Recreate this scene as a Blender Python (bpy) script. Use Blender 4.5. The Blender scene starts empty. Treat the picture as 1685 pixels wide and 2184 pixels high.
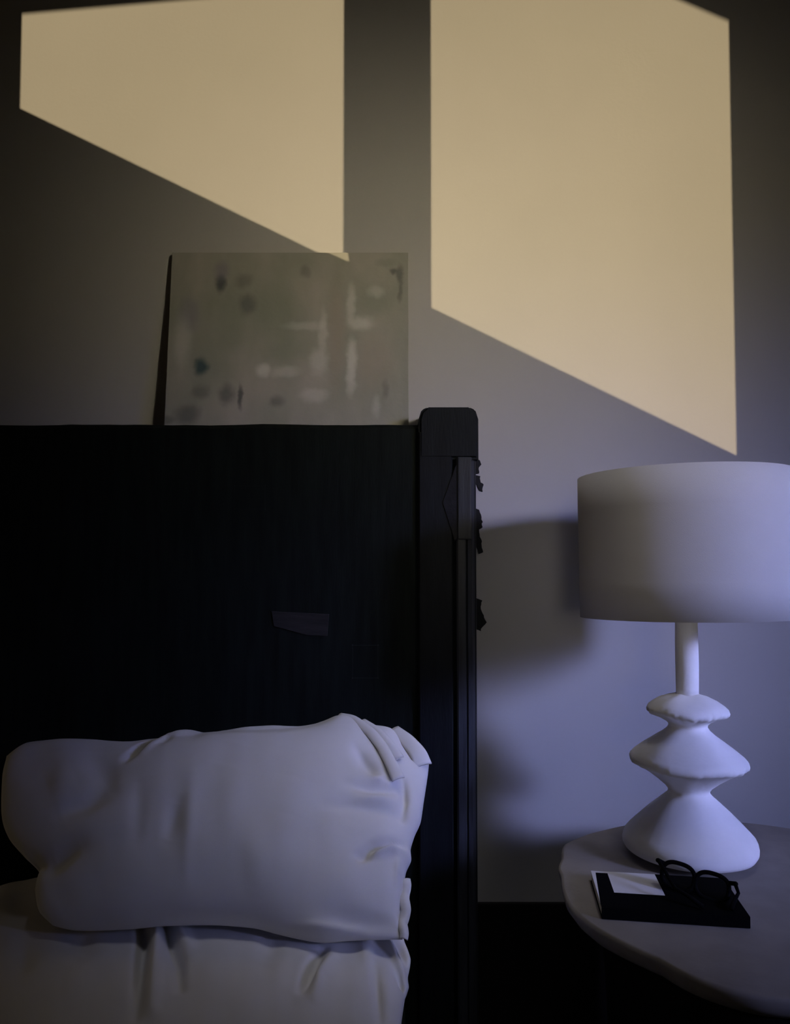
import bpy, bmesh, math, random
from mathutils import Vector, Matrix, noise

random.seed(7)
scene = bpy.context.scene
COL = scene.collection

# ------------------------------------------------------------------ camera
W, H, F = 1685.0, 2184.0, 1700.0          # frame and focal length in pixels
CAM = Vector((0.0, -2.05, 1.27))
PITCH = math.radians(2.45)                # looking very slightly up
cam_data = bpy.data.cameras.new('camera')
cam_data.sensor_fit = 'HORIZONTAL'
cam_data.sensor_width = 36.0
cam_data.lens = 36.0 * F / W
cam_data.clip_start = 0.02
cam = bpy.data.objects.new('camera', cam_data)
COL.objects.link(cam)
cam.location = CAM
cam.rotation_euler = (math.pi / 2 + PITCH, 0, 0)
scene.camera = cam

# ------------------------------------------------------------------ world, sun, sky light, added fill
SUN = Vector((-0.85, 1.0, -0.05))         # travel direction of the low sun
world = bpy.data.worlds.new('dusk_sky')
world.use_nodes = True
bg = world.node_tree.nodes['Background']
bg.inputs[0].default_value = (0.45, 0.55, 0.9, 1)
bg.inputs[1].default_value = 0.04
scene.world = world

sd = bpy.data.lights.new('sun', 'SUN')
sd.energy = 3.95
sd.angle = math.radians(0.07)
sd.color = (1.0, 0.79, 0.50)
sun = bpy.data.objects.new('sun', sd)
COL.objects.link(sun)
sun.location = (6, -8, 4)
sun.rotation_euler = SUN.to_track_quat('-Z', 'Y').to_euler()

def area_light(name, loc, target, sx, sy, power, color, spread):
    d = bpy.data.lights.new(name, 'AREA')
    d.shape = 'RECTANGLE'
    d.size, d.size_y = sx, sy
    d.energy = power
    d.color = color
    d.spread = math.radians(spread)
    o = bpy.data.objects.new(name, d)
    COL.objects.link(o)
    o.location = loc
    o.rotation_euler = (Vector(target) - Vector(loc)).to_track_quat('-Z', 'Y').to_euler()
    return o

# skylight entering by the two tall windows in the wall behind the camera
area_light('sky_light_cool', (3.74, -3.95, 2.36), (-0.12, -0.5, 0.72), 1.9, 1.2, 13.0, (0.385, 0.44, 1.0), 19.5)
area_light('sky_light_warm', (2.70, -3.95, 2.70), (-0.10, 0.0, 1.90), 1.3, 0.8, 2.75, (1.0, 0.88, 0.66), 20)
# light falling in by the roof window above the bed, and an added fill lamp behind the camera
area_light('roof_light', (0.55, -1.2, 3.36), (0.12, -0.42, 0.92), 0.8, 0.6, 0.46, (0.92, 0.90, 1.0), 23)
area_light('front_fill', (0.15, -4.0, 1.50), (0.52, -0.2, 1.30), 0.7, 0.8, 0.16, (1.0, 0.93, 0.87), 16)  # made-up frontal fill, lifts the lamp's dark side and its wall shadow

scene.view_settings.view_transform = 'Standard'
scene.view_settings.look = 'None'
scene.view_settings.gamma = 1.0
scene.view_settings.use_curve_mapping = False
scene.view_settings.exposure = 0.0

# ------------------------------------------------------------------ helpers
CP, SP = math.cos(PITCH), math.sin(PITCH)

def ray(px, py):
    a, b = (px - W / 2) / F, (H / 2 - py) / F
    return Vector((a, CP - b * SP, SP + b * CP))

def at(px, py, Y):
    """point of depth plane y=Y on the sight line of a measured point"""
    d = ray(px, py)
    return CAM + d * ((Y - CAM.y) / d.y)

def at_z(px, py, Z):
    d = ray(px, py)
    return CAM + d * ((Z - CAM.z) / d.z)

def on_plane(px, py, P0, N):
    d = ray(px, py)
    return CAM + d * ((P0 - CAM).dot(N) / d.dot(N))

def mesh(name, verts, faces, mat, parent=None, smooth=False, matrix=None):
    me = bpy.data.meshes.new(name)
    me.from_pydata([tuple(v) for v in verts], [], faces)
    me.validate()
    bm = bmesh.new(); bm.from_mesh(me)
    bmesh.ops.recalc_face_normals(bm, faces=bm.faces)
    bm.to_mesh(me); bm.free()
    if smooth:
        for p in me.polygons: p.use_smooth = True
    me.materials.append(mat)
    o = bpy.data.objects.new(name, me)
    COL.objects.link(o)
    if parent is not None:
        o.parent = parent
    if matrix is not None:
        o.matrix_local = matrix
    return o

def from_bm(name, bm, mat, parent=None, smooth=False):
    bmesh.ops.recalc_face_normals(bm, faces=bm.faces)
    me = bpy.data.meshes.new(name)
    bm.to_mesh(me); bm.free()
    if smooth:
        for p in me.polygons: p.use_smooth = True
    me.materials.append(mat)
    o = bpy.data.objects.new(name, me)
    COL.objects.link(o)
    if parent is not None:
        o.parent = parent
    return o

def box_bm(bm, lo, hi, bev=0.0, seg=2):
    r = bmesh.ops.create_cube(bm, size=1.0)
    vs = r['verts']
    for v in vs:
        v.co = Vector([(lo[i] + hi[i]) / 2 + v.co[i] * (hi[i] - lo[i]) for i in range(3)])
    if bev > 0:
        es = set(e for v in vs for e in v.link_edges)
        bmesh.ops.bevel(bm, geom=list(es), offset=bev, segments=seg, affect='EDGES', profile=0.6)

def box(name, lo, hi, mat, parent=None, bev=0.0, seg=2):
    bm = bmesh.new()
    box_bm(bm, lo, hi, bev, seg)
    return from_bm(name, bm, mat, parent, smooth=False)

def empty(name, loc, label=None, cat=None):
    o = bpy.data.objects.new(name, None)
    o.empty_display_size = 0.05
    COL.objects.link(o)
    o.location = loc
    if label: o['label'] = label
    if cat: o['category'] = cat
    return o

def tag(o, label, cat, group=None):
    o['label'] = label; o['category'] = cat
    if group: o['group'] = group
    return o

def struct(o):
    o['kind'] = 'structure'
    return o

def lathe(name, prof, mat, parent, n=96, wob=None, loc=(0, 0, 0), cap=True):
    verts, faces = [], []
    for i, (r, z) in enumerate(prof):
        for k in range(n):
            a = 2 * math.pi * k / n
            rr, zz = (r, z) if wob is None else wob(i, a, r, z)
            verts.append((loc[0] + rr * math.cos(a), loc[1] + rr * math.sin(a), loc[2] + zz))
    m = len(prof)
    for i in range(m - 1):
        for k in range(n):
            faces.append((i * n + k, i * n + (k + 1) % n, (i + 1) * n + (k + 1) % n, (i + 1) * n + k))
    if cap:
        faces.append(tuple(range(n)))
        faces.append(tuple((m - 1) * n + k for k in range(n)))
    return mesh(name, verts, faces, mat, parent, smooth=True)

def tube(name, pts, r, mat, parent, n=10, closed=False, flat=None):
    """round bar along a path; r a number or a list; flat squeezes it along one axis"""
    pts = [Vector(p) for p in pts]
    m = len(pts)
    verts, faces = [], []
    up = Vector((0, 0, 1))
    prev = None
    for i, p in enumerate(pts):
        if closed:
            t = pts[(i + 1) % m] - pts[i - 1]
        else:
            t = pts[min(i + 1, m - 1)] - pts[max(i - 1, 0)]
        t.normalize()
        if prev is None:
            ref = up if abs(t.dot(up)) < 0.9 else Vector((1, 0, 0))
            a = t.cross(ref).normalized()
        else:
            a = (prev - t * prev.dot(t)).normalized()
        prev = a
        b = t.cross(a)
        rr = r[i] if isinstance(r, (list, tuple)) else r
        for k in range(n):
            an = 2 * math.pi * k / n
            o = a * math.cos(an) * rr + b * math.sin(an) * rr
            if flat is not None:
                ax, s = flat
                o = o - ax * o.dot(ax) * (1 - s)
            verts.append(p + o)
    for i in range(m if closed else m - 1):
        j = (i + 1) % m
        for k in range(n):
            faces.append((i * n + k, i * n + (k + 1) % n, j * n + (k + 1) % n, j * n + k))
    if not closed:
        faces.append(tuple(range(n)))
        faces.append(tuple((m - 1) * n + k for k in range(n)))
    return mesh(name, verts, faces, mat, parent, smooth=True)

# ------------------------------------------------------------------ materials
def material(name, color, rough=0.8, var=0.06, scale=6.0, bump=0.0, bscale=200.0, spec=0.3, stretch=(1, 1, 1), sheen=0.0):
    m = bpy.data.materials.new(name)
    m.use_nodes = True
    nt = m.node_tree
    N, L = nt.nodes, nt.links
    p = N['Principled BSDF']
    p.inputs['Roughness'].default_value = rough
    p.inputs['Specular IOR Level'].default_value = spec
    if sheen: p.inputs['Sheen Weight'].default_value = sheen
    tc = N.new('ShaderNodeTexCoord')
    mp = N.new('ShaderNodeMapping'); mp.inputs['Scale'].default_value = stretch
    L.new(tc.outputs['Object'], mp.inputs['Vector'])
    nz = N.new('ShaderNodeTexNoise'); nz.inputs['Scale'].default_value = scale; nz.inputs['Detail'].default_value = 5
    L.new(mp.outputs['Vector'], nz.inputs['Vector'])
    rp = N.new('ShaderNodeValToRGB')
    e = rp.color_ramp.elements
    e[0].position, e[1].position = 0.3, 0.7
    e[0].color = tuple(c * (1 - var) for c in color) + (1,)
    e[1].color = tuple(min(1, c * (1 + var)) for c in color) + (1,)
    L.new(nz.outputs['Fac'], rp.inputs['Fac'])
    L.new(rp.outputs['Color'], p.inputs['Base Color'])
    if bump:
        n2 = N.new('ShaderNodeTexNoise'); n2.inputs['Scale'].default_value = bscale; n2.inputs['Detail'].default_value = 3
        L.new(mp.outputs['Vector'], n2.inputs['Vector'])
        b = N.new('ShaderNodeBump'); b.inputs['Strength'].default_value = bump; b.inputs['Distance'].default_value = 0.002
        L.new(n2.outputs['Fac'], b.inputs['Height'])
        L.new(b.outputs['Normal'], p.inputs['Normal'])
    return m

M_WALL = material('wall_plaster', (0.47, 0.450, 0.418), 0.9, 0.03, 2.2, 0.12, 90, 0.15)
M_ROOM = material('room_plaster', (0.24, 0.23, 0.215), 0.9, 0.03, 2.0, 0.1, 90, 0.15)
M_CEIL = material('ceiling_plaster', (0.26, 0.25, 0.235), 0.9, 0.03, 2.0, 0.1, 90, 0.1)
M_FLOOR = material('dark_floor', (0.020, 0.017, 0.015), 0.6, 0.3, 4, 0.1, 60, 0.2, (1, 8, 1))
M_TRIM = material('dark_trim', (0.010, 0.008, 0.007), 0.6, 0.1, 8, 0.05, 100, 0.2)
M_WOOD = material('blackened_wood', (0.0065, 0.0085, 0.0070), 0.6, 0.35, 9, 0.15, 40, 0.10, (6, 6, 0.7))
M_WOODG = material('worn_wood', (0.026, 0.028, 0.033), 0.5, 0.35, 9, 0.3, 40, 0.3, (7, 7, 0.6))
M_PATCH = material('patched_wood', (0.020, 0.018, 0.017), 0.7, 0.3, 12, 0.3, 60, 0.2, (1, 4, 6))
M_POST = material('dark_post_wood', (0.0065, 0.0078, 0.0098), 0.55, 0.3, 9, 0.2, 40, 0.16, (6, 6, 0.7))
M_IRON = material('old_iron', (0.010, 0.010, 0.011), 0.7, 0.4, 30, 0.4, 120, 0.2)
M_LINEN = material('white_linen', (0.72, 0.705, 0.695), 0.95, 0.03, 7, 0.10, 700, 0.05, sheen=0.05)
M_SHEET = material('white_sheet', (0.66, 0.65, 0.645), 0.95, 0.03, 7, 0.10, 700, 0.05)
M_PLASTER = material('white_plaster', (0.86, 0.85, 0.83), 0.7, 0.04, 14, 0.35, 60, 0.2)
M_SHADE = material('shade_linen', (0.56, 0.535, 0.51), 0.95, 0.03, 5, 0.15, 500, 0.05, (1, 1, 2))
M_SHADEIN = material('shade_lining', (0.75, 0.72, 0.66), 0.9, 0.02, 5, 0, 1, 0.1)
M_BRASS = material('aged_brass', (0.30, 0.22, 0.10), 0.4, 0.1, 10, 0, 1, 0.5)
M_BULB = material('frosted_bulb', (0.8, 0.8, 0.78), 0.3, 0.01, 4, 0, 1, 0.5)
M_STONE = material('honed_stone', (0.30, 0.275, 0.25), 0.75, 0.10, 16, 0.15, 120, 0.2)
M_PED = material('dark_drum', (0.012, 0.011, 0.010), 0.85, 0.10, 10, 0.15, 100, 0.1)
M_PAGES = material('book_pages', (0.66, 0.63, 0.55), 0.9, 0.08, 30, 0.1, 200, 0.1, (1, 1, 60))
M_GLASSFRAME = material('black_acetate', (0.003, 0.003, 0.0035), 0.8, 0.1, 20, 0, 1, 0.05)
M_STRETCH = material('pine_bar', (0.35, 0.26, 0.16), 0.7, 0.15, 8, 0.1, 60, 0.2, (1, 1, 8))
M_FRAME = material('window_paint', (0.25, 0.24, 0.22), 0.6, 0.03, 5, 0, 1, 0.3)
M_OUT = material('outside_render', (0.25, 0.22, 0.19), 0.9, 0.08, 3, 0.2, 30, 0.1)

def glass_mat(name, mixfac=0.06):
    m = bpy.data.materials.new(name); m.use_nodes = True
    nt = m.node_tree; N, L = nt.nodes, nt.links
    N.remove(N['Principled BSDF'])
    t = N.new('ShaderNodeBsdfTransparent'); t.inputs[0].default_value = (0.97, 0.98, 0.97, 1)
    g = N.new('ShaderNodeBsdfGlossy'); g.inputs['Roughness'].default_value = 0.02
    fr = N.new('ShaderNodeFresnel'); fr.inputs[0].default_value = 1.45
    mx = N.new('ShaderNodeMixShader')
    L.new(fr.outputs[0], mx.inputs[0]); L.new(t.outputs[0], mx.inputs[1]); L.new(g.outputs[0], mx.inputs[2])
    L.new(mx.outputs[0], N['Material Output'].inputs[0])
    return m
M_GLASS = glass_mat('clear_glass')

def painting_mat():
    m = bpy.data.materials.new('abstract_painting'); m.use_nodes = True
    nt = m.node_tree; N, L = nt.nodes, nt.links
    p = N['Principled BSDF']; p.inputs['Roughness'].default_value = 0.7; p.inputs['Specular IOR Level'].default_value = 0.15
    tc = N.new('ShaderNodeTexCoord')
    nz = N.new('ShaderNodeTexNoise'); nz.inputs['Scale'].default_value = 30; nz.inputs['Detail'].default_value = 5
    L.new(tc.outputs['Object'], nz.inputs['Vector'])
    sb = N.new('ShaderNodeVectorMath'); sb.operation = 'SUBTRACT'; sb.inputs[1].default_value = (.5, .5, .5)
    L.new(nz.outputs['Color'], sb.inputs[0])
    sc = N.new('ShaderNodeVectorMath'); sc.operation = 'SCALE'; sc.inputs['Scale'].default_value = 0.022
    L.new(sb.outputs[0], sc.inputs[0])
    ad = N.new('ShaderNodeVectorMath'); ad.operation = 'ADD'
    L.new(tc.outputs['Object'], ad.inputs[0]); L.new(sc.outputs[0], ad.inputs[1])
    coord = ad.outputs[0]
    # broad ground: greenish grey to warm grey patches
    mp = N.new('ShaderNodeMapping'); mp.inputs['Scale'].default_value = (1.6, 1, 0.9)
    L.new(tc.outputs['Object'], mp.inputs['Vector'])
    n2 = N.new('ShaderNodeTexNoise'); n2.inputs['Scale'].default_value = 5.5; n2.inputs['Detail'].default_value = 3
    L.new(mp.outputs[0], n2.inputs['Vector'])
    rp = N.new('ShaderNodeValToRGB')
    e = rp.color_ramp.elements
    e[0].position, e[0].color = 0.32, (0.30, 0.30, 0.24, 1)
    e[1].position, e[1].color = 0.68, (0.42, 0.385, 0.33, 1)
    L.new(n2.outputs['Fac'], rp.inputs['Fac'])
    cur = rp.outputs['Color']
    DK, TE, PU, LT, GR, WM = (.10, .105, .105, 1), (.05, .09, .10, 1), (.24, .22, .26, 1), (.74, .72, .66, 1), (.27, .28, .22, 1), (.36, .31, .255, 1)
    strokes = [
        (640, 360, 170, 190, GR, .6), (700, 560, 140, 70, GR, .6), (420, 430, 90, 160, GR, .5), (300, 560, 110, 260, GR, .5),
        (1130, 340, 110, 80, GR, .6), (945, 480, 55, 330, WM, .7), (1130, 620, 120, 170, WM, .5), (1020, 500, 40, 30, GR, .5),
        (375, 245, 34, 55, DK, .95), (380, 190, 50, 60, PU, .6), (490, 235, 55, 45, DK, .4), (510, 345, 52, 60, DK, .55), (790, 190, 35, 40, DK, .4),
        (1225, 190, 28, 20, DK, .7), (1255, 205, 20, 55, DK, .6), (1255, 285, 16, 60, DK, .5), (1190, 150, 70, 30, GR, .6),
        (295, 632, 44, 50, TE, .9), (300, 745, 55, 42, DK, .45), (425, 760, 50, 60, DK, .6), (487, 765, 18, 70, DK, .85),
        (665, 790, 48, 36, DK, .5), (240, 850, 75, 55, DK, .6), (140, 870, 50, 25, DK, .5), (230, 390, 65, 110, PU, .5), (1185, 735, 22, 55, DK, .35),
        (200, 520, 55, 150, LT, .25), (1015, 340, 30, 105, LT, .45), (1060, 432, 80, 42, LT, .5), (1020, 600, 32, 120, LT, .6),
        (1018, 710, 30, 70, LT, .4), (880, 470, 26, 130, LT, .35), (800, 445, 130, 26, LT, .3), (590, 648, 42, 40, LT, .6),
        (700, 655, 90, 34, LT, .35), (862, 612, 58, 75, LT, .4), (840, 760, 85, 40, LT, .35), (1140, 285, 55, 38, LT, .3), (1140, 810, 30, 55, LT, .25),
    ]
    for cx, cy, sx, sy, col, a in strokes:
        x, z = (cx - 130) / 1165 * CW, (900 - cy) / 800 * CH
        s1 = N.new('ShaderNodeVectorMath'); s1.operation = 'SUBTRACT'; s1.inputs[1].default_value = (x, 0, z)
        L.new(coord, s1.inputs[0])
        s2 = N.new('ShaderNodeVectorMath'); s2.operation = 'MULTIPLY'
        s2.inputs[1].default_value = (1165 / sx / CW, 0, 800 / sy / CH)
        L.new(s1.outputs[0], s2.inputs[0])
        ln = N.new('ShaderNodeVectorMath'); ln.operation = 'LENGTH'
        L.new(s2.outputs[0], ln.inputs[0])
        mr = N.new('ShaderNodeMapRange'); mr.interpolation_type = 'SMOOTHSTEP'
        mr.inputs['From Min'].default_value = 0.25; mr.inputs['From Max'].default_value = 1.15
        mr.inputs['To Min'].default_value = a; mr.inputs['To Max'].default_value = 0
        L.new(ln.outputs['Value'], mr.inputs['Value'])
        mx = N.new('ShaderNodeMixRGB'); mx.inputs[2].default_value = col
        L.new(mr.outputs[0], mx.inputs[0]); L.new(cur, mx.inputs[1])
        cur = mx.outputs[0]
    L.new(cur, p.inputs['Base Color'])
    b = N.new('ShaderNodeBump'); b.inputs['Strength'].default_value = 0.25; b.inputs['Distance'].default_value = 0.002
    n3 = N.new('ShaderNodeTexNoise'); n3.inputs['Scale'].default_value = 90
    L.new(tc.outputs['Object'], n3.inputs['Vector'])
    L.new(n3.outputs['Fac'], b.inputs['Height']); L.new(b.outputs[0], p.inputs['Normal'])
    return m

# ------------------------------------------------------------------ room shell
XL, XR, YR, ZC = -2.6, 4.8, -3.60, 3.25
struct(box('wall_back', (XL - .15, 0, 0), (XR + .15, .15, ZC), M_WALL))
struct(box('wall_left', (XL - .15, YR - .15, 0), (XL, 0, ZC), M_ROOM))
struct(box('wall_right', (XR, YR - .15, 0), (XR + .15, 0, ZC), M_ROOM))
struct(box('floor', (XL - .15, YR - .15, -.1), (XR + .15, .15, 0), M_FLOOR))
RX0, RX1, RY0, RY1 = .10, 1.10, -1.60, -.80   # roof window opening
bm = bmesh.new()
box_bm(bm, (XL - .15, YR - .15, ZC), (RX0, .15, ZC + .08)); box_bm(bm, (RX1, YR - .15, ZC), (XR + .15, .15, ZC + .08))
box_bm(bm, (RX0, YR - .15, ZC), (RX1, RY0, ZC + .08)); box_bm(bm, (RX0, RY1, ZC), (RX1, .15, ZC + .08))
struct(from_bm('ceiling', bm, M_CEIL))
rw = struct(empty('window_3', ((RX0 + RX1) / 2, (RY0 + RY1) / 2, ZC + .04)))
bm = bmesh.new()
hx, hy = (RX1 - RX0) / 2, (RY1 - RY0) / 2
box_bm(bm, (-hx, -hy, -.02), (-hx + .03, hy, .02)); box_bm(bm, (hx - .03, -hy, -.02), (hx, hy, .02))
box_bm(bm, (-hx + .03, -hy, -.02), (hx - .03, -hy + .03, .02)); box_bm(bm, (-hx + .03, hy - .03, -.02), (hx - .03, hy, .02))
from_bm('window_frame', bm, M_FRAME, rw)
box('window_pane', (-hx + .03, -hy + .03, -.003), (hx - .03, hy - .03, .003), M_GLASS, rw)
struct(box('baseboard_back', (XL, -.014, 0), (XR, 0, .375), M_TRIM, bev=.004))

def back_trace(p, y):
    """where the sun ray that ends in wall point p crosses depth y"""
    t = (p.y - y) / SUN.y
    return Vector((p.x - SUN.x * t, y, p.z - SUN.z * t))

# the two tall windows in the rear wall: their jambs are what shapes the sun patches
jl0 = back_trace(at(43, 228, 0), YR).x
jl1 = back_trace(at(732, 480, 0), YR - .15).x
jr0 = back_trace(at(920, 600, 0), YR).x
jr1 = back_trace(at(1566, 700, 0), YR - .15).x
jd0, jd1, DZ = -.30, .60, 2.05            # opening added in the rear wall for the fill lamp
WZ0, WZ1 = 1.15, 3.05
def rear(name_parts):
    bm = bmesh.new()
    y0, y1 = YR - .15, YR - .0
    box_bm(bm, (XL, y0, 0), (jd0, y1, ZC))
    box_bm(bm, (jd1, y0, 0), (jl0, y1, ZC))
    box_bm(bm, (jd0, y0, DZ), (jd1, y1, ZC))
    box_bm(bm, (jl1, y0, 0), (jr0, y1, ZC))
    box_bm(bm, (jr1, y0, 0), (XR, y1, ZC))
    for a, b in ((jl0, jl1), (jr0, jr1)):
        box_bm(bm, (a, y0, 0), (b, y1, WZ0))
        box_bm(bm, (a, y0, WZ1), (b, y1, ZC))
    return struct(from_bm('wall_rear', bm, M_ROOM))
rear(None)
dr = struct(empty('fill_opening_1', ((jd0 + jd1) / 2, YR, 0)))  # made-up opening, lets the added fill into the room
bm = bmesh.new()
dw = (jd1 - jd0) / 2
box_bm(bm, (-dw - .06, 0, 0), (-dw, .015, DZ + .06)); box_bm(bm, (dw, 0, 0), (dw + .06, .015, DZ + .06)); box_bm(bm, (-dw, 0, DZ), (dw, .015, DZ + .06))
from_bm('opening_casing', bm, M_FRAME, dr)
# slim reveal so that the inner wall edge nearest the room limits the beam on one side only
for i, (a, b) in enumerate(((jl0, jl1), (jr0, jr1))):
    w = struct(empty('window_%d' % (i + 1), ((a + b) / 2, YR - .1, WZ0)))
    bm = bmesh.new()
    t = .0
    ox, oy, oz = (a + b) / 2, YR - .1, WZ0
    hw, hh = (b - a) / 2, WZ1 - WZ0
    f = .012
    box_bm(bm, (-hw, -.02, 0), (-hw + f, .02, hh)); box_bm(bm, (hw - f, -.02, 0), (hw, .02, hh))
    box_bm(bm, (-hw + f, -.02, 0), (hw - f, .02, .05)); box_bm(bm, (-hw + f, -.02, hh - .05), (hw - f, .02, hh))
    from_bm('window_frame', bm, M_FRAME, w)
    box('window_pane', (-hw + f, -.003, .05), (hw - f, .003, hh - .05), M_GLASS, w)

def slab(name, outline, y0, y1, mat):
    n = len(outline)
    v = [(x, y0, z) for x, z in outline] + [(x, y1, z) for x, z in outline]
    fs = [tuple(range(n)), tuple(range(n, 2 * n))] + [(i, (i + 1) % n, n + (i + 1) % n, n + i) for i in range(n)]
    return mesh(name, v, fs, mat)

# outside: an unseen sloping slab, added so it cuts the sun off below a diagonal line
YP = -4.35
A = back_trace(at(43, 231, 0), YP); B = back_trace(at(1568, 970, 0), YP)
sl = (B.z - A.z) / (B.x - A.x)
xa, xb = A.x - .5, B.x + .7
low_blocker = slab('sun_blocker_low', [(xa, -.4), (xb, -.4), (xb, B.z + sl * (xb - B.x)), (xa, A.z + sl * (xa - A.x))], YP - .12, YP, M_OUT)
struct(low_blocker)
# outside: unseen slab added to trim the top of the sun patches
YG = -10.5
g = [back_trace(at(*q, 0), YG) for q in ((-300, 60), (40, 31), (400, 0), (1339, -80), (1525, 0), (1800, 118))]
out = [(p.x, p.z) for p in g] + [(g[-1].x, 6.5), (g[0].x, 6.5)]
struct(slab('sun_blocker_high', out, YG - .1, YG, M_OUT))
ground = struct(box('ground_outside', (-6, -16, -.5), (14, YR - .16, -.4), M_OUT))

# ------------------------------------------------------------------ bed with old wooden headboard
HY = -0.125                                # front of the headboard panel
bed = empty('bed', (-0.85, -1.0, 0), 'dark wooden bed with tall headboard and capped corner post', 'bed')
BO = Vector((-0.85, -1.0, 0))
def bb(name, lo, hi, mat, bev=.004, parent=None, seg=2):
    o = box(name, Vector(lo) - BO, Vector(hi) - BO, mat, parent or bed, bev, seg)
    return o
zt = at(500, 905, HY).z
px0 = at(893, 1000, -.14).x
px1 = at(1021, 1000, -.14).x
ptop = at(950, 869, -.14).z
HXL = -1.78
# rail along the top: slightly uneven
bm = bmesh.new()
n = 60
prof = [(-.02, 0), (-.02, -.12), (HY, -.12), (HY, -.06), (HY, -.010), (HY + .010, 0)]
for i in range(n + 1):
    x = HXL + (px0 + .02 - HXL) * i / n
    dz = .0035 * noise.noise(Vector((x * 5, 3, 1))) + .002 * noise.noise(Vector((x * 17, 1, 1)))
    for (y, z) in prof:
        bm.verts.new(Vector((x, y, zt + z + (dz if z > -.02 else 0))) - BO)
bm.verts.ensure_lookup_table()
k = len(prof)
for i in range(n):
    for j in range(k):
        bm.faces.new([bm.verts[i * k + j], bm.verts[i * k + (j + 1) % k], bm.verts[(i + 1) * k + (j + 1) % k], bm.verts[(i + 1) * k + j]])
bm.faces.new([bm.verts[j] for j in range(k)]); bm.faces.new([bm.verts[n * k + j] for j in range(k)])
from_bm('top_rail', bm, M_WOOD, bed)
bb('panel', (HXL, -.02, .12), (px0 + .02, HY, zt - .120), M_WOOD, 0)
# let-in blocks on the boards
a, b = at(622, 1358, HY), at(702, 1310, HY)
bm = bmesh.new()
c = [at(580, 1304, HY), at(702, 1310, HY), at(698, 1356, HY), at(655, 1354, HY), at(585, 1335, HY)]
vs = [bm.verts.new(Vector((p.x, HY + .012, p.z)) - BO) for p in c] + [bm.verts.new(Vector((p.x, HY - .004, p.z)) - BO) for p in c]
nn = len(c)
bm.faces.new(vs[:nn]); bm.faces.new(vs[nn:])
for i in range(nn):
    bm.faces.new([vs[i], vs[(i + 1) % nn], vs[nn + (i + 1) % nn], vs[nn + i]])
from_bm('wood_patch', bm, M_PATCH, bed)['label'] = 'paler repair block on the headboard'
for (x0, y0, x1, y1) in ((752, 1376, 806, 1446), (500, 1036, 566, 1086)):
    p, q = at(x0, y1, HY), at(x1, y0, HY)
    bb('wood_patch', (p.x, HY + .004, p.z), (q.x, HY + .0015, q.z), M_WOODG if x0 > 700 else M_WOOD, .002)
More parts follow.
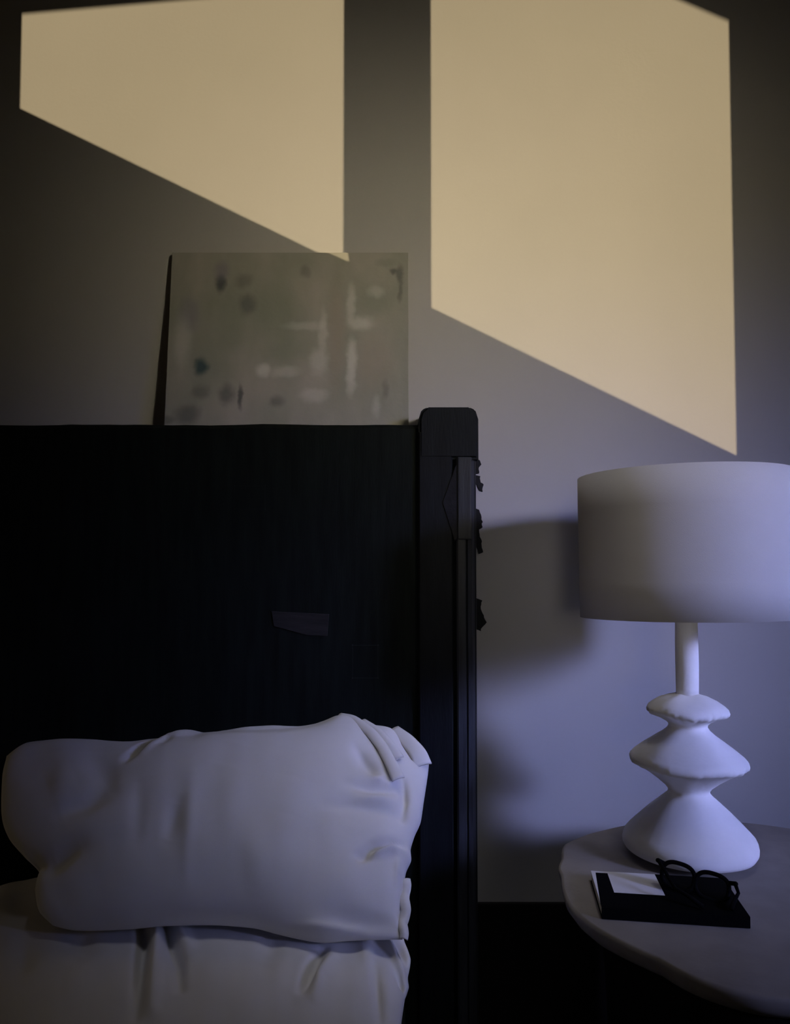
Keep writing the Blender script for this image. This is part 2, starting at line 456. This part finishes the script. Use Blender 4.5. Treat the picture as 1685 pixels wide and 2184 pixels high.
# corner posts
def post(xa, xb, mirror=False):
    w = xb - xa
    P = empty('post', Vector((xa, 0, 0)) - BO)
    P.parent = bed
    def pb(name, lo, hi, mat, bev=.004, seg=2):
        return box(name, lo, hi, mat, P, bev, seg)
    # core: chamfered at the outer front edge, standing on the floor
    def prism(name, pts, z0, z1, mat):
        n = len(pts)
        v = [(x, y, z0) for x, y in pts] + [(x, y, z1) for x, y in pts]
        fs = [tuple(range(n)), tuple(range(n, 2 * n))] + [(i, (i + 1) % n, n + (i + 1) % n, n + i) for i in range(n)]
        return mesh(name, v, fs, mat, P)
    g0, g1 = w * .565, w * .625            # deep groove between face board and stile
    prism('post_core', [(0.002, -.015), (w - .006, -.015), (w - .006, -.118), (.002, -.118)], 0, ptop - .10, M_WOOD)
    prism('face_board', [(0, -.119), (g0, -.119), (g0, -.137), (g0 - .003, -.140), (.003, -.140), (0, -.137)], 0, ptop - .06, M_POST)
    s1 = w * .79
    prism('stile', [(g1, -.119), (s1, -.119), (s1, -.138), (s1 - .003, -.141), (g1 + .004, -.143), (g1, -.140)], 0, ptop - .12, M_WOODG)
    prism('stile', [(s1 + .002, -.05), (w - .004, -.05), (w - .004, -.112), (w - .016, -.133), (s1 + .004, -.139), (s1 + .002, -.137)], 0, ptop - .12, M_WOODG)
    # rounded cap block
    bm = bmesh.new()
    n = 24
    capw, caph = w, .125
    pr = []
    for i in range(n + 1):
        u = i / n
        x = u * capw
        e = min(u, 1 - u) * capw
        zz = ptop if e > .022 else ptop - .028 * (1 - math.sqrt(max(0, 1 - ((.022 - e) / .022) ** 2)))
        pr.append((x, zz))
    ring0, ring1 = [], []
    for y, lst, sh in ((-.012, ring0, 0), (-.1425, ring1, 0)):
        for x, z in pr: lst.append(bm.verts.new((x, y, z)))
        lst.append(bm.verts.new((capw, y, ptop - caph))); lst.append(bm.verts.new((0, y, ptop - caph)))
    m = len(ring0)
    for i in range(m):
        bm.faces.new([ring0[i], ring0[(i + 1) % m], ring1[(i + 1) % m], ring1[i]])
    bm.faces.new(ring0); f1 = bm.faces.new(ring1)
    bmesh.ops.bevel(bm, geom=list(f1.edges), offset=.007, segments=3, affect='EDGES')
    from_bm('cap', bm, M_POST, P)
    # hanging tongue under the cap and the wedge beside it
    pb('tongue', (w * .64, -.1465, at(985, 1151, -.14).z), (w * .885, -.136, ptop - .12), M_WOODG, .005, 3)
    zw0, zw1 = at(975, 1145, -.14).z, at(945, 1072, -.14).z
    prism2 = [(w * .40, zw1), (w * .62, zw1 + .09), (w * .655, zw1 + .09), (w * .65, zw0), (w * .60, zw0 - .01)]
    v = [(x, -.139, z) for x, z in prism2] + [(x, -.1425, z) for x, z in prism2]
    q = len(prism2)
    mesh('wedge', v, [tuple(range(q)), tuple(range(q, 2 * q))] + [(i, (i + 1) % q, q + (i + 1) % q, q + i) for i in range(q)], M_IRON, P)
    # torn carved remnants and hinge ends along the outer side
    rem = [
        [(1013, 978), (1024, 983), (1027, 992), (1021, 997), (1021, 1010), (1012, 1012)],
        [(1014, 1014), (1023, 1016), (1024, 1030), (1031, 1034), (1028, 1049), (1021, 1047), (1014, 1030)],
        [(1012, 1084), (1022, 1088), (1026, 1098), (1027, 1108), (1029, 1113), (1026, 1116), (1029, 1124), (1022, 1130), (1022, 1140), (1026, 1150), (1026, 1168), (1030, 1178), (1022, 1182), (1015, 1160), (1012, 1130)],
        [(1016, 1276), (1027, 1280), (1025, 1302), (1030, 1312), (1037, 1326), (1033, 1331), (1028, 1336), (1024, 1345), (1016, 1342)],
    ]
    for r in rem:
        r2 = []
        for i, (x, y) in enumerate(r):
            x2, y2 = r[(i + 1) % len(r)]
            m = max(1, int(math.hypot(x2 - x, y2 - y) / 4))
            for k in range(m):
                f = k / m
                j = 1.3 if x > 1018 else 0
                r2.append((x + (x2 - x) * f + random.uniform(-j, j), y + (y2 - y) * f + random.uniform(-j, j) * .5))
        pts = [at(x, y, -.075) for x, y in r2]
        q = len(pts)
        v = [(p.x - xa, -.068, p.z) for p in pts] + [(p.x - xa, -.084, p.z) for p in pts]
        bm = bmesh.new()
        vv = [bm.verts.new(x) for x in v]
        bm.faces.new(vv[:q]); bm.faces.new(vv[q:])
        for i in range(q):
            bm.faces.new([vv[i], vv[(i + 1) % q], vv[q + (i + 1) % q], vv[q + i]])
        from_bm('hinge_remnant', bm, M_IRON, P)
    return P
post(px0, px1)
bb('side_rail', (-.02, -2.0, .20), (.02, HY - .02, .36), M_WOOD, .004)
bb('side_rail', (HXL, -2.0, .20), (HXL + .04, HY - .02, .36), M_WOOD, .004)
bb('foot_rail', (HXL, -2.05, .12), (.02, -2.0, .40), M_WOOD, .004)
bb('leg', (-.06, -2.06, 0), (.03, -1.98, .42), M_WOOD, .004)
bb('leg', (HXL - .01, -2.06, 0), (HXL + .08, -1.98, .42), M_WOOD, .004)
bb('leg', (HXL - .12, -.14, 0), (HXL, -.015, ptop), M_WOOD, .008)
bb('slat_base', (HXL + .04, -2.0, .27), (-.02, HY - .02, .30), M_WOOD, .002)

# ------------------------------------------------------------------ mattress
bm = bmesh.new()
box_bm(bm, (HXL + .06, -1.98, .302), (-.045, HY - .03, .440), .05, 4)
mat_o = from_bm('mattress', bm, M_SHEET, None, smooth=True)
tag(mat_o, 'white sheeted mattress lying on the dark bed under the pillows', 'mattress')

# ------------------------------------------------------------------ pillows
def poly_len(pts):
    d = [0]
    for a, b in zip(pts, pts[1:]): d.append(d[-1] + math.hypot(b[0] - a[0], b[1] - a[1]))
    return d
def sample(pts, t):
    d = poly_len(pts); s = t * d[-1]
    for i in range(len(pts) - 1):
        if s <= d[i + 1] or i == len(pts) - 2:
            u = (s - d[i]) / max(1e-9, d[i + 1] - d[i])
            p0 = pts[max(0, i - 1)]; p1 = pts[i]; p2 = pts[i + 1]; p3 = pts[min(len(pts) - 1, i + 2)]
            r = []
            for k in (0, 1):
                a, b, c, e = p0[k], p1[k], p2[k], p3[k]
                h = .5 * (2 * b + (c - a) * u + (2 * a - 5 * b + 4 * c - e) * u * u + (3 * b - a - 3 * c + e) * u ** 3)
                r.append(.75 * h + .25 * (b + (c - b) * u))
            return tuple(r)
def seg_dist(p, a, b):
    vx, vy = b[0] - a[0], b[1] - a[1]
    t = max(0, min(1, ((p[0] - a[0]) * vx + (p[1] - a[1]) * vy) / (vx * vx + vy * vy + 1e-9)))
    dx, dy = p[0] - a[0] - vx * t, p[1] - a[1] - vy * t
    side = 1 if vx * (p[1] - a[1]) - vy * (p[0] - a[0]) > 0 else -1
    return math.hypot(dx, dy), t, side
def fold_height(p, folds):
    """folds: (polyline, width px, height m): soft ridge or, if negative, crease; tapered to its ends"""
    h = 0
    for pts, w, a in folds:
        best, bt = 1e9, 0
        n = len(pts) - 1
        for i in range(n):
            d, t, s = seg_dist(p, pts[i], pts[i + 1])
            if d < best: best, bt = d, (i + t) / n
        if best < 3 * w:
            tp = math.sin(math.pi * min(1, max(0, .12 + .76 * bt)))
            h += a * math.exp(-(best / w) ** 2) * tp
    return h

def pillow(name, top, right, bottom, left, P0, N, tf, tb, folds, nu=170, nv=100, pw=2.6, mat=None, shape=None):
    """closed cushion: outline given by four measured edges on the cushion's middle plane, bulged to both sides"""
    N = N.normalized()
    ups = []
    grid = []
    for j in range(nv + 1):
        v = j / nv
        row = []
        for i in range(nu + 1):
            u = i / nu
            c1, c2 = sample(top, u), sample(bottom, u)
            d1, d2 = sample(left, v), sample(right, v)
            x = [(1 - v) * c1[k] + v * c2[k] + (1 - u) * d1[k] + u * d2[k]
                 - ((1 - u) * (1 - v) * top[0][k] + u * (1 - v) * top[-1][k] + (1 - u) * v * bottom[0][k] + u * v * bottom[-1][k]) for k in (0, 1)]
            row.append(tuple(x))
        grid.append(row)
    verts, faces, idx_f, idx_b = [], [], {}, {}
    for j in range(nv + 1):
        for i in range(nu + 1):
            p = grid[j][i]
            u, v = 2 * i / nu - 1, 2 * j / nv - 1
            base = on_plane(p[0], p[1], P0, N)
            edge = (1 - abs(u) ** pw) ** .55 * (1 - abs(v) ** pw) ** .55 if abs(u) < 1 and abs(v) < 1 else 0
            if shape: edge = shape(u, v, edge)
            nz = .006 * noise.noise(Vector((p[0] / 190, p[1] / 150, 1.3))) + .0030 * noise.noise(Vector((p[0] / 60, p[1] / 70, 4.1))) + .0028 * noise.noise(Vector((p[0] / 42, p[1] / 210, 8.7)))
            fh = fold_height(p, folds) + nz
            f = tf * edge + fh * min(1, edge * 3.0 + .12)
            if 0 < i < nu and 0 < j < nv:
                idx_f[i, j] = len(verts); verts.append(base + N * max(f, .0015))
                idx_b[i, j] = len(verts); verts.append(base - N * (tb * edge + .0015 + .4 * nz * edge))
            else:
                idx_f[i, j] = idx_b[i, j] = len(verts); verts.append(base + N * fh * .2)
    for j in range(nv):
        for i in range(nu):
            for ix in (idx_f, idx_b):
                q = (ix[i, j], ix[i + 1, j], ix[i + 1, j + 1], ix[i, j + 1])
                faces.append(q)
    return mesh(name, verts, faces, mat or M_LINEN, None, smooth=True)

# upper pillow leaning on the headboard
U0 = Vector((0, -.64, .572)); U1 = Vector((0, -.285, .865))
UN = (U1 - U0).cross(Vector((1, 0, 0))); UN = UN.normalized()
if UN.y > 0: UN = -UN
top = [(14, 1612), (60, 1586), (130, 1582), (205, 1586), (270, 1592), (330, 1586), (400, 1572), (470, 1566), (540, 1560), (640, 1556), (690, 1542), (720, 1532), (752, 1532), (790, 1550), (832, 1556), (875, 1584), (916, 1616)]
right = [(916, 1616), (913, 1650), (904, 1710), (897, 1755), (884, 1785), (876, 1812), (877, 1836), (866, 1862), (862, 1890), (863, 1920), (861, 1950), (860, 1985), (858, 2004)]
bottom = [(112, 1974), (165, 1984), (270, 1980), (350, 1972), (450, 1970), (540, 1977), (590, 1990), (640, 2002), (690, 2010), (740, 2006), (800, 2004), (858, 2004)]
left = [(14, 1612), (5, 1660), (4, 1745), (20, 1790), (52, 1828), (82, 1858), (76, 1905), (84, 1945), (112, 1974)]
folds = [
    ([(285, 1668), (318, 1626), (352, 1596)], 9, -.010), ([(318, 1650), (350, 1610), (420, 1572)], 12, .010),
    ([(352, 1625), (375, 1600)], 9, -.006), ([(420, 1605), (440, 1580), (600, 1575), (700, 1552)], 18, -.006),
    ([(480, 1566), (580, 1562), (660, 1552)], 9, .006),
    ([(150, 1780), (205, 1770), (250, 1745)], 22, -.010), ([(85, 1858), (130, 1868), (190, 1850)], 20, -.016), ([(60, 1842), (92, 1858)], 12, -.02),
    ([(320, 1740), (318, 1800), (310, 1850)], 16, -.004), ([(430, 1720), (420, 1830), (410, 1950)], 16, .004), ([(375, 1850), (395, 1780)], 16, -.005),
    ([(762, 1640), (778, 1668), (800, 1690)], 14, -.010), ([(790, 1700), (820, 1705)], 12, .006), ([(745, 1722), (800, 1728), (840, 1722)], 12, -.007),
    ([(770, 1750), (840, 1742)], 14, .006), ([(700, 1770), (780, 1765), (850, 1770)], 13, -.004),
    ([(858, 1690), (862, 1730), (855, 1770)], 8, -.008), ([(770, 1868), (798, 1842), (835, 1826), (862, 1820)], 8, -.011), ([(800, 1858), (835, 1838), (850, 1832)], 8, .009),
    ([(760, 1868), (795, 1862)], 9, -.005), ([(852, 1850), (850, 1900)], 9, .006),
    ([(855, 1886), (856, 1930), (852, 1960), (857, 1990)], 4.5, -.012),
    ([(640, 2000), (690, 2004), (760, 2002)], 14, .012), ([(700, 1975), (790, 1985), (850, 1985)], 18, -.006),
    ([(560, 1850), (560, 1950)], 30, .003), ([(640, 1720), (620, 1800)], 40, .004), ([(200, 1640), (240, 1700), (260, 1740)], 30, -.006),
    ([(500, 1700), (520, 1640)], 40, -.004), ([(180, 1700), (120, 1720)], 30, .005),
]
folds = [(p, w, a * (2.3 if p[0][0] < 430 and p[0][1] < 1690 and a < 0 else 1.2 if p[0][0] < 430 and p[0][1] < 1690 else 2.0 if p[0][0] > 690 else 1.4)) for p, w, a in folds]
up = pillow('pillow', top, right, bottom, left, U0, UN, .108, .050, folds, 200, 120, 2.25)
tag(up, 'upper white linen pillow with ties at its corner, propped against the headboard', 'pillow', 'pillows on the bed')

def strip(name, pts, width, lift, parent, th=.0025, curl=0.0):
    """ribbon of cloth lying on the pillow front: pts are (px, py, height above middle plane)"""
    P = [on_plane(x, y, U0 + UN * h, UN) for x, y, h in pts]
    sm = []
    for i in range(len(P) - 1):
        for k in range(6):
            sm.append(P[i].lerp(P[i + 1], k / 6))
    sm.append(P[-1])
    for it in range(3):
        sm = [sm[0]] + [(sm[i - 1] + sm[i] * 2 + sm[i + 1]) / 4 for i in range(1, len(sm) - 1)] + [sm[-1]]
    verts, faces = [], []
    m = len(sm); nw = 6
    for i, p in enumerate(sm):
        t = (sm[min(i + 1, m - 1)] - sm[max(i - 1, 0)]).normalized()
        s = t.cross(UN).normalized()
        ww = width[0] + (width[1] - width[0]) * i / (m - 1)
        for k in range(nw + 1):
            q = k / nw * 2 - 1
            verts.append(p + s * q * ww / 2 + UN * (lift * (1 - q * q) + curl * q))
        for k in range(nw + 1):
            q = k / nw * 2 - 1
            verts.append(p + s * q * ww / 2 * .96 + UN * (lift * (1 - q * q) + curl * q - th))
    R = 2 * (nw + 1)
    for i in range(m - 1):
        for k in range(nw):
            faces.append((i * R + k, i * R + k + 1, (i + 1) * R + k + 1, (i + 1) * R + k))
            faces.append((i * R + nw + 1 + k, i * R + nw + 2 + k, (i + 1) * R + nw + 2 + k, (i + 1) * R + nw + 1 + k))
        for k in (0, nw):
            faces.append((i * R + k, (i + 1) * R + k, (i + 1) * R + nw + 1 + k, i * R + nw + 1 + k))
    for i in (0, m - 1):
        for k in range(nw):
            faces.append((i * R + k, i * R + k + 1, i * R + nw + 2 + k, i * R + nw + 1 + k))
    return mesh(name, verts, faces, M_LINEN, parent, smooth=True)
strip('tie', [(722, 1527, .012), (752, 1532, .030), (790, 1560, .048), (815, 1592, .058), (832, 1624, .064), (850, 1662, .066)], (.020, .026), .004, up)
strip('tie', [(772, 1538, .030), (808, 1560, .046), (832, 1588, .052), (852, 1618, .050)], (.018, .022), .004, up)
hem = []
for i in range(13):
    y = 1876 + i * 10.6
    hem.append((862 + 2.2 * math.sin(i * 1.3) + (2 if i < 9 else -2), y, .008 + .0025 * math.sin(i * 1.3 + 1)))
strip('hem', hem, (.020, .016), .005, up)
strip('corner_flap', [(838, 1556, .012), (868, 1578, .026), (892, 1606, .030), (902, 1634, .020)], (.030, .040), .005, up)

# lower pillow lying flat on the mattress
L0 = Vector((0, -.55, .512)); LN = Vector((0, -.03, 1)).normalized()
lt = [(-40, 1905), (60, 1885), (200, 1878), (450, 1872), (700, 1878), (838, 1902)]
lr = [(838, 1902), (850, 1955), (864, 2012), (876, 2046), (870, 2085), (872, 2108), (864, 2130), (856, 2184), (846, 2250), (820, 2310)]
lb = [(-190, 2320), (100, 2350), (400, 2360), (650, 2350), (820, 2310)]
ll = [(-40, 1905), (-90, 2000), (-150, 2180), (-190, 2320)]
lfolds = [
    ([(300, 2020), (308, 2080), (300, 2140), (290, 2240)], 12, -.014), ([(322, 2010), (335, 2060), (330, 2130), (322, 2230)], 14, .012),
    ([(352, 2030), (365, 2075), (380, 2120), (385, 2184)], 12, -.014), ([(390, 2010), (382, 2060), (410, 2110)], 20, .009),
    ([(690, 2090), (665, 2135), (645, 2184)], 12, -.012), ([(705, 2110), (680, 2150), (672, 2200)], 12, .008),
    ([(800, 2030), (830, 2060), (850, 2090), (868, 2115)], 9, .014), ([(820, 2020), (850, 2040), (868, 2070)], 11, -.014), ([(845, 2110), (862, 2125)], 8, -.014),
    ([(800, 2110), (806, 2160), (810, 2220)], 10, -.007), ([(775, 2060), (790, 2120)], 16, .006), ([(590, 2060), (570, 2130)], 26, -.005),
    ([(180, 2040), (160, 2110)], 30, -.006), ([(60, 2080), (40, 2150)], 30, -.006), ([(480, 2050), (470, 2150)], 40, .005),
]
lfolds = [(p, w, a * 1.5) for p, w, a in lfolds]
lp = pillow('pillow', lt, lr, lb, ll, L0, LN, .062, .045, lfolds, 190, 110, 3.2)
tag(lp, 'lower white linen pillow lying flat on the mattress, cut by the bottom edge', 'pillow', 'pillows on the bed')

# ------------------------------------------------------------------ painting leaning on the wall
CW, CH = 0.612, 0.463
M_ART = painting_mat()
base_x = at(350, 905, -.067).x
pz = zt + .004
painting = empty('painting', (base_x, -.067, pz), 'small abstract canvas in greige and grey daubs, leaning above the headboard', 'painting')
lean = math.atan2(.051, CH)
painting.rotation_euler = (-lean, 0, 0)
bm = bmesh.new(); box_bm(bm, (0, 0, 0), (CW, .006, CH), .0015, 2)
from_bm('canvas', bm, M_ART, painting)
for lo, hi in (((.002, .006, .002), (.04, .014, CH - .002)), ((CW - .04, .006, .002), (CW - .002, .014, CH - .002)),
               ((.04, .006, .002), (CW - .04, .014, .04)), ((.04, .006, CH - .04), (CW - .04, .014, CH - .002))):
    box('stretcher_bar', lo, hi, M_STRETCH, painting)

# ------------------------------------------------------------------ side table
TZ = .634
TC = Vector((.705, -.60, 0)); TR = .392
table = empty('side_table', (TC.x, TC.y, 0), 'round stone side table with an uneven edge beside the bed', 'table')
edge_px = [(1306, 1764), (1240, 1782), (1205, 1797), (1198, 1808), (1197, 1830), (1190, 1850), (1197, 1866), (1199, 1890), (1207, 1917), (1226, 1943), (1270, 1977), (1330, 2009), (1380, 2032), (1400, 2040), (1450, 2069), (1508, 2094), (1562, 2112), (1620, 2124), (1700, 2133)]
ring = []
for x, y in edge_px:
    p = at_z(x, y, TZ)
    ring.append((math.atan2(p.y - TC.y, p.x - TC.x) % (2 * math.pi), math.hypot(p.x - TC.x, p.y - TC.y)))
ring.sort()
def rad(a):
    a %= 2 * math.pi
    if a <= ring[0][0] or a >= ring[-1][0]:
        g = (ring[0][0] - ring[-1][0]) % (2 * math.pi)
        t = ((a - ring[-1][0]) % (2 * math.pi)) / g
        r0, r1 = ring[-1][1], ring[0][1]
        s = t * t * (3 - 2 * t)
        return r0 + (r1 - r0) * s
    for (a0, r0), (a1, r1) in zip(ring, ring[1:]):
        if a0 <= a <= a1:
            return r0 + (r1 - r0) * (a - a0) / (a1 - a0 + 1e-9)
def tw(i, a, r, z):
    k = rad(a) * r + .0015 * noise.noise(Vector((math.cos(a) * 9, math.sin(a) * 9, i * .7))) * (1 if r > .9 else 0)
    return k, z
lathe('table_top', [(.05, TZ - .036), (.90, TZ - .036), (.97, TZ - .032), (.992, TZ - .020), (1.0, TZ - .008), (.996, TZ - .002), (.985, TZ), (.5, TZ), (.02, TZ)], M_STONE, table, 180, tw)
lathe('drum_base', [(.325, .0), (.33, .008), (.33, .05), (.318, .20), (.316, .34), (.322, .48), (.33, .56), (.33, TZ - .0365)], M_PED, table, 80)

# ------------------------------------------------------------------ table lamp
LY = -.385
lx = at(1468, 1600, LY).x
lamp = empty('table_lamp', (lx, LY, TZ + .0005), 'white plaster lamp with stacked flared discs and a wide drum shade', 'lamp')
def lz(py): return at(1468, py, LY).z - TZ
prof = []
def add(r, z): prof.append((r, z))
for r, py in ((.120, 1811.8), (.128, 1809), (.132, 1802), (.1325, 1794), (.131, 1786), (.128, 1779), (.122, 1772), (.104, 1752), (.082, 1729), (.060, 1708), (.047, 1696), (.0415, 1689),
              (.041, 1683), (.046, 1675), (.063, 1660), (.084, 1644), (.101, 1634), (.110, 1630), (.1145, 1627), (.1165, 1621), (.1155, 1614), (.110, 1608), (.092, 1593), (.072, 1578), (.054, 1565), (.043, 1555), (.0385, 1548), (.039, 1543),
              (.045, 1537), (.058, 1530), (.069, 1525), (.076, 1522), (.0795, 1519), (.081, 1514), (.0795, 1509), (.073, 1502), (.060, 1493), (.044, 1486), (.030, 1482), (.023, 1479)):
    add(r, lz(py))
rims = {6: .4, 16: .7, 17: 1.3, 18: 1.6, 19: 1.2, 20: .6, 30: .7, 31: 1.3, 32: 1.6, 33: 1.2, 34: .6}
def lw(i, a, r, z):
    c = Vector((math.cos(a) * 1.5, math.sin(a) * 1.5, z * 5))
    r2 = r * (1 + .018 * noise.noise(c))
    z2 = z + .004 * noise.noise(c * .8 + Vector((5, 1, 2))) * (1 if i > 3 else 0)
    k = rims.get(i, 0)
    if k:
        q = noise.noise(Vector((math.cos(a) * 14, math.sin(a) * 14, z * 30)))
        r2 += k * .0022 * q; z2 += k * .0022 * noise.noise(Vector((math.cos(a) * 11, math.sin(a) * 11, 9 + z * 30)))
    # the discs were pressed a little lower on the right
    z2 -= .020 * r2 * math.cos(a) * (1 if 12 <= i <= 36 else .3 if i > 3 else 0)
    return r2, max(z2, 0)
lathe('lamp_base', prof, M_PLASTER, lamp, 128, lw)
sz0, sz1 = lz(1482), lz(1322)
st = []
for i in range(13):
    t = i / 12
    r = .0222 + .0012 * math.sin(math.pi * t) - .001 * t
    st.append((r, sz0 + (sz1 + .03 - sz0) * t))
def sw(i, a, r, z): return r * (1 + .02 * noise.noise(Vector((math.cos(a), math.sin(a), z * 12)))), z
lathe('stem', st, M_PLASTER, lamp, 48, sw)
# drum shade, wall thickness, open both ends, sitting slightly crooked
SR = .2175
zb, zs = at(1237, 1309, LY + .074).z - TZ, at(1233, 1022, LY + .074).z - TZ
sh = empty('lamp_shade', (0, 0, (zb + zs) / 2)); sh.parent = lamp
sh.rotation_euler = (math.radians(-2.2), math.radians(-.5), 0)
hh = (zs - zb) / 2
lathe('shade_drum', [(SR - .003, -hh), (SR, -hh), (SR, -hh * .5), (SR - .001, 0), (SR - .001, hh * .5), (SR - .002, hh), (SR - .005, hh), (SR - .005, 0), (SR - .003, -hh)], M_SHADE, sh, 160, None, cap=False)
for s, z in ((0, hh - .004), (1, -hh + .004)):
    tube('shade_ring', [((SR - .0055) * math.cos(a), (SR - .0055) * math.sin(a), z) for a in [2 * math.pi * k / 64 for k in range(64)]], .002, M_BRASS, sh, 6, True)
for k in range(3):
    a = 2 * math.pi * k / 3 + .4
    tube('spider_arm', [(.012 * math.cos(a), .012 * math.sin(a), hh - .03), (.10 * math.cos(a), .10 * math.sin(a), hh - .02), ((SR - .006) * math.cos(a), (SR - .006) * math.sin(a), hh - .005)], .0018, M_BRASS, sh, 6)
lathe('socket', [(.014, sz1 + .028), (.018, sz1 + .032), (.018, sz1 + .075), (.014, sz1 + .08)], M_BRASS, lamp, 32)
lathe('bulb', [(.012, sz1 + .079), (.014, sz1 + .095), (.028, sz1 + .125), (.030, sz1 + .145), (.022, sz1 + .168), (.004, sz1 + .176)], M_BULB, lamp, 32)
tube('finial_rod', [(0, 0, sz1 + .176), (0, 0, (zs) + .012)], .003, M_BRASS, lamp, 8)

# ------------------------------------------------------------------ book
BT = .020                                  # thickness
q = [at_z(x, y, TZ + BT) for x, y in ((1283, 1935), (1600, 1955), (1541, 1872), (1257, 1857))]
u = q[1] - q[0]; v = q[3] - q[0]
bang = math.atan2(u.y, u.x)
BW, BD = u.length, v.length
book = empty('book', (q[0].x, q[0].y, TZ + .0005), 'black and white covered book lying on the stone table', 'book')
book.rotation_euler = (0, 0, bang)
skew = (v.dot(u.normalized()))             # the cover lies slightly askew of square
def bookbox(name, x0, x1, y0, y1, z0, z1, mat, bev=.0006):
    bm = bmesh.new(); box_bm(bm, (x0, y0, z0), (x1, y1, z1), bev, 1)
    for w in bm.verts: w.co.x += skew * w.co.y / BD * .6
    return from_bm(name, bm, mat, book)
def cover_mat():
    m = bpy.data.materials.new('cover_print'); m.use_nodes = True
    nt = m.node_tree; N, L = nt.nodes, nt.links
    p = N['Principled BSDF']; p.inputs['Roughness'].default_value = 0.9; p.inputs['Specular IOR Level'].default_value = 0.04
    tc = N.new('ShaderNodeTexCoord'); se = N.new('ShaderNodeSeparateXYZ')
    L.new(tc.outputs['Object'], se.inputs[0])
    def m2(op, a, b):
        n = N.new('ShaderNodeMath'); n.operation = op
        for i, z in enumerate((a, b)):
            if isinstance(z, (int, float)): n.inputs[i].default_value = z
            else: L.new(z, n.inputs[i])
        return n.outputs[0]
    yv = m2('DIVIDE', se.outputs['Y'], BD)
    xv = m2('DIVIDE', m2('SUBTRACT', se.outputs['X'], m2('MULTIPLY', yv, skew * .6)), BW)
    def rect(x0, x1, y0, y1):
        a = m2('MULTIPLY', m2('GREATER_THAN', xv, x0), m2('LESS_THAN', xv, x1))
        b = m2('MULTIPLY', m2('GREATER_THAN', yv, y0), m2('LESS_THAN', yv, y1))
        return m2('MULTIPLY', a, b)
    white = m2('MAXIMUM', rect(.125, .487, .40, 1.1), rect(-.1, .487, .945, 1.1))
    # pale left margin narrowing towards the near edge
    lim = m2('MULTIPLY', m2('MAXIMUM', m2('SUBTRACT', yv, .10), 0.0), .040)
    white = m2('MAXIMUM', white, m2('LESS_THAN', xv, lim))
    mx = N.new('ShaderNodeMixRGB')
    mx.inputs[1].default_value = (.0025, .0026, .003, 1); mx.inputs[2].default_value = (.74, .73, .74, 1)
    L.new(white, mx.inputs[0]); L.new(mx.outputs[0], p.inputs['Base Color'])
    return m
M_COVER = cover_mat()
M_BLACKBOARD = material('black_cloth_cover', (.003, .003, .0034), .9, .1, 20, 0, 1, .05)
bookbox('back_cover', 0, BW, 0, BD, 0, .002, M_BLACKBOARD)
bookbox('pages', .0015, BW - .004, .003, BD - .003, .002, BT - .002, M_PAGES)
bookbox('front_cover', 0, BW, 0, BD, BT - .002, BT, M_COVER)
bookbox('spine', 0, BW, -.0015, .0015, .0005, BT - .0004, M_BLACKBOARD)

# ------------------------------------------------------------------ eyeglasses resting on the book
GZ = TZ + BT
gl = at_z(1411, 1832, GZ + .049); gr = at_z(1564, 1878, GZ + .034)
gx = (gr - gl); GW = gx.length; gx.normalize()
gmid = (gl + gr) / 2
gup0 = Vector((.05, .36, .93))
gup = (gup0 - gx * gup0.dot(gx)).normalized()
gn = gx.cross(gup).normalized()           # points away from or towards the viewer
if gn.y > 0: gn = -gn
ge = empty('eyeglasses', (gmid.x, gmid.y, GZ + .0005), 'black thick framed eyeglasses standing open on the dark book', 'eyeglasses')
GO = Vector(ge.location)
def gp(a, b, c=0): return gmid + gx * a + gup * b + gn * c - GO
def rim(cx):
    pts = []
    for k in range(40):
        t = 2 * math.pi * k / 40
        ct, stn = math.cos(t), math.sin(t)
        x = .0275 * math.copysign(abs(ct) ** .75, ct)
        y = .0215 * math.copysign(abs(stn) ** .78, stn)
        pts.append(gp(cx + x, -.020 + y))
    return tube('rim', pts, .0040, M_GLASSFRAME, ge, 8, True)
LC = GW / 2 - .032
for s in (-1, 1):
    rim(s * LC)
    # thin lens
    c = [gp(s * LC + .0255 * math.cos(2 * math.pi * k / 32), -.020 + .0195 * math.sin(2 * math.pi * k / 32)) for k in range(32)]
    d = [x + gn * .0012 for x in c]
    mesh('lens', c + d, [tuple(range(32)), tuple(range(32, 64))] + [(k, (k + 1) % 32, 32 + (k + 1) % 32, 32 + k) for k in range(32)], M_GLASS, ge)
tube('bridge', [gp(-LC + .026, -.014), gp(-.004, -.0105), gp(.004, -.0105), gp(LC - .026, -.014)], .0030, M_GLASSFRAME, ge, 8)
for s in (-1, 1):
    tube('hinge_block', [gp(s * (GW / 2 - .006), -.006), gp(s * (GW / 2 + .004), -.004), gp(s * (GW / 2 + .005), -.004, .008)], .0040, M_GLASSFRAME, ge, 8)
# temples fold forward over the cover towards the viewer
def temple(s, end, mid):
    a = gp(s * (GW / 2 + .004), -.004, .006)
    pts = [a, a.lerp(Vector(mid), .5), Vector(mid), Vector(mid).lerp(Vector(end), .5) + Vector((0, 0, .002)), Vector(end)]
    tube('temple', pts, [.0035, .0032, .003, .0036, .0042], M_GLASSFRAME, ge, 8)
temple(-1, (at_z(1500, 1935, GZ + .006) - GO), (at_z(1440, 1895, GZ + .022) - GO))
temple(1, (at_z(1560, 1938, GZ + .006) - GO), (at_z(1575, 1905, GZ + .010) - GO))
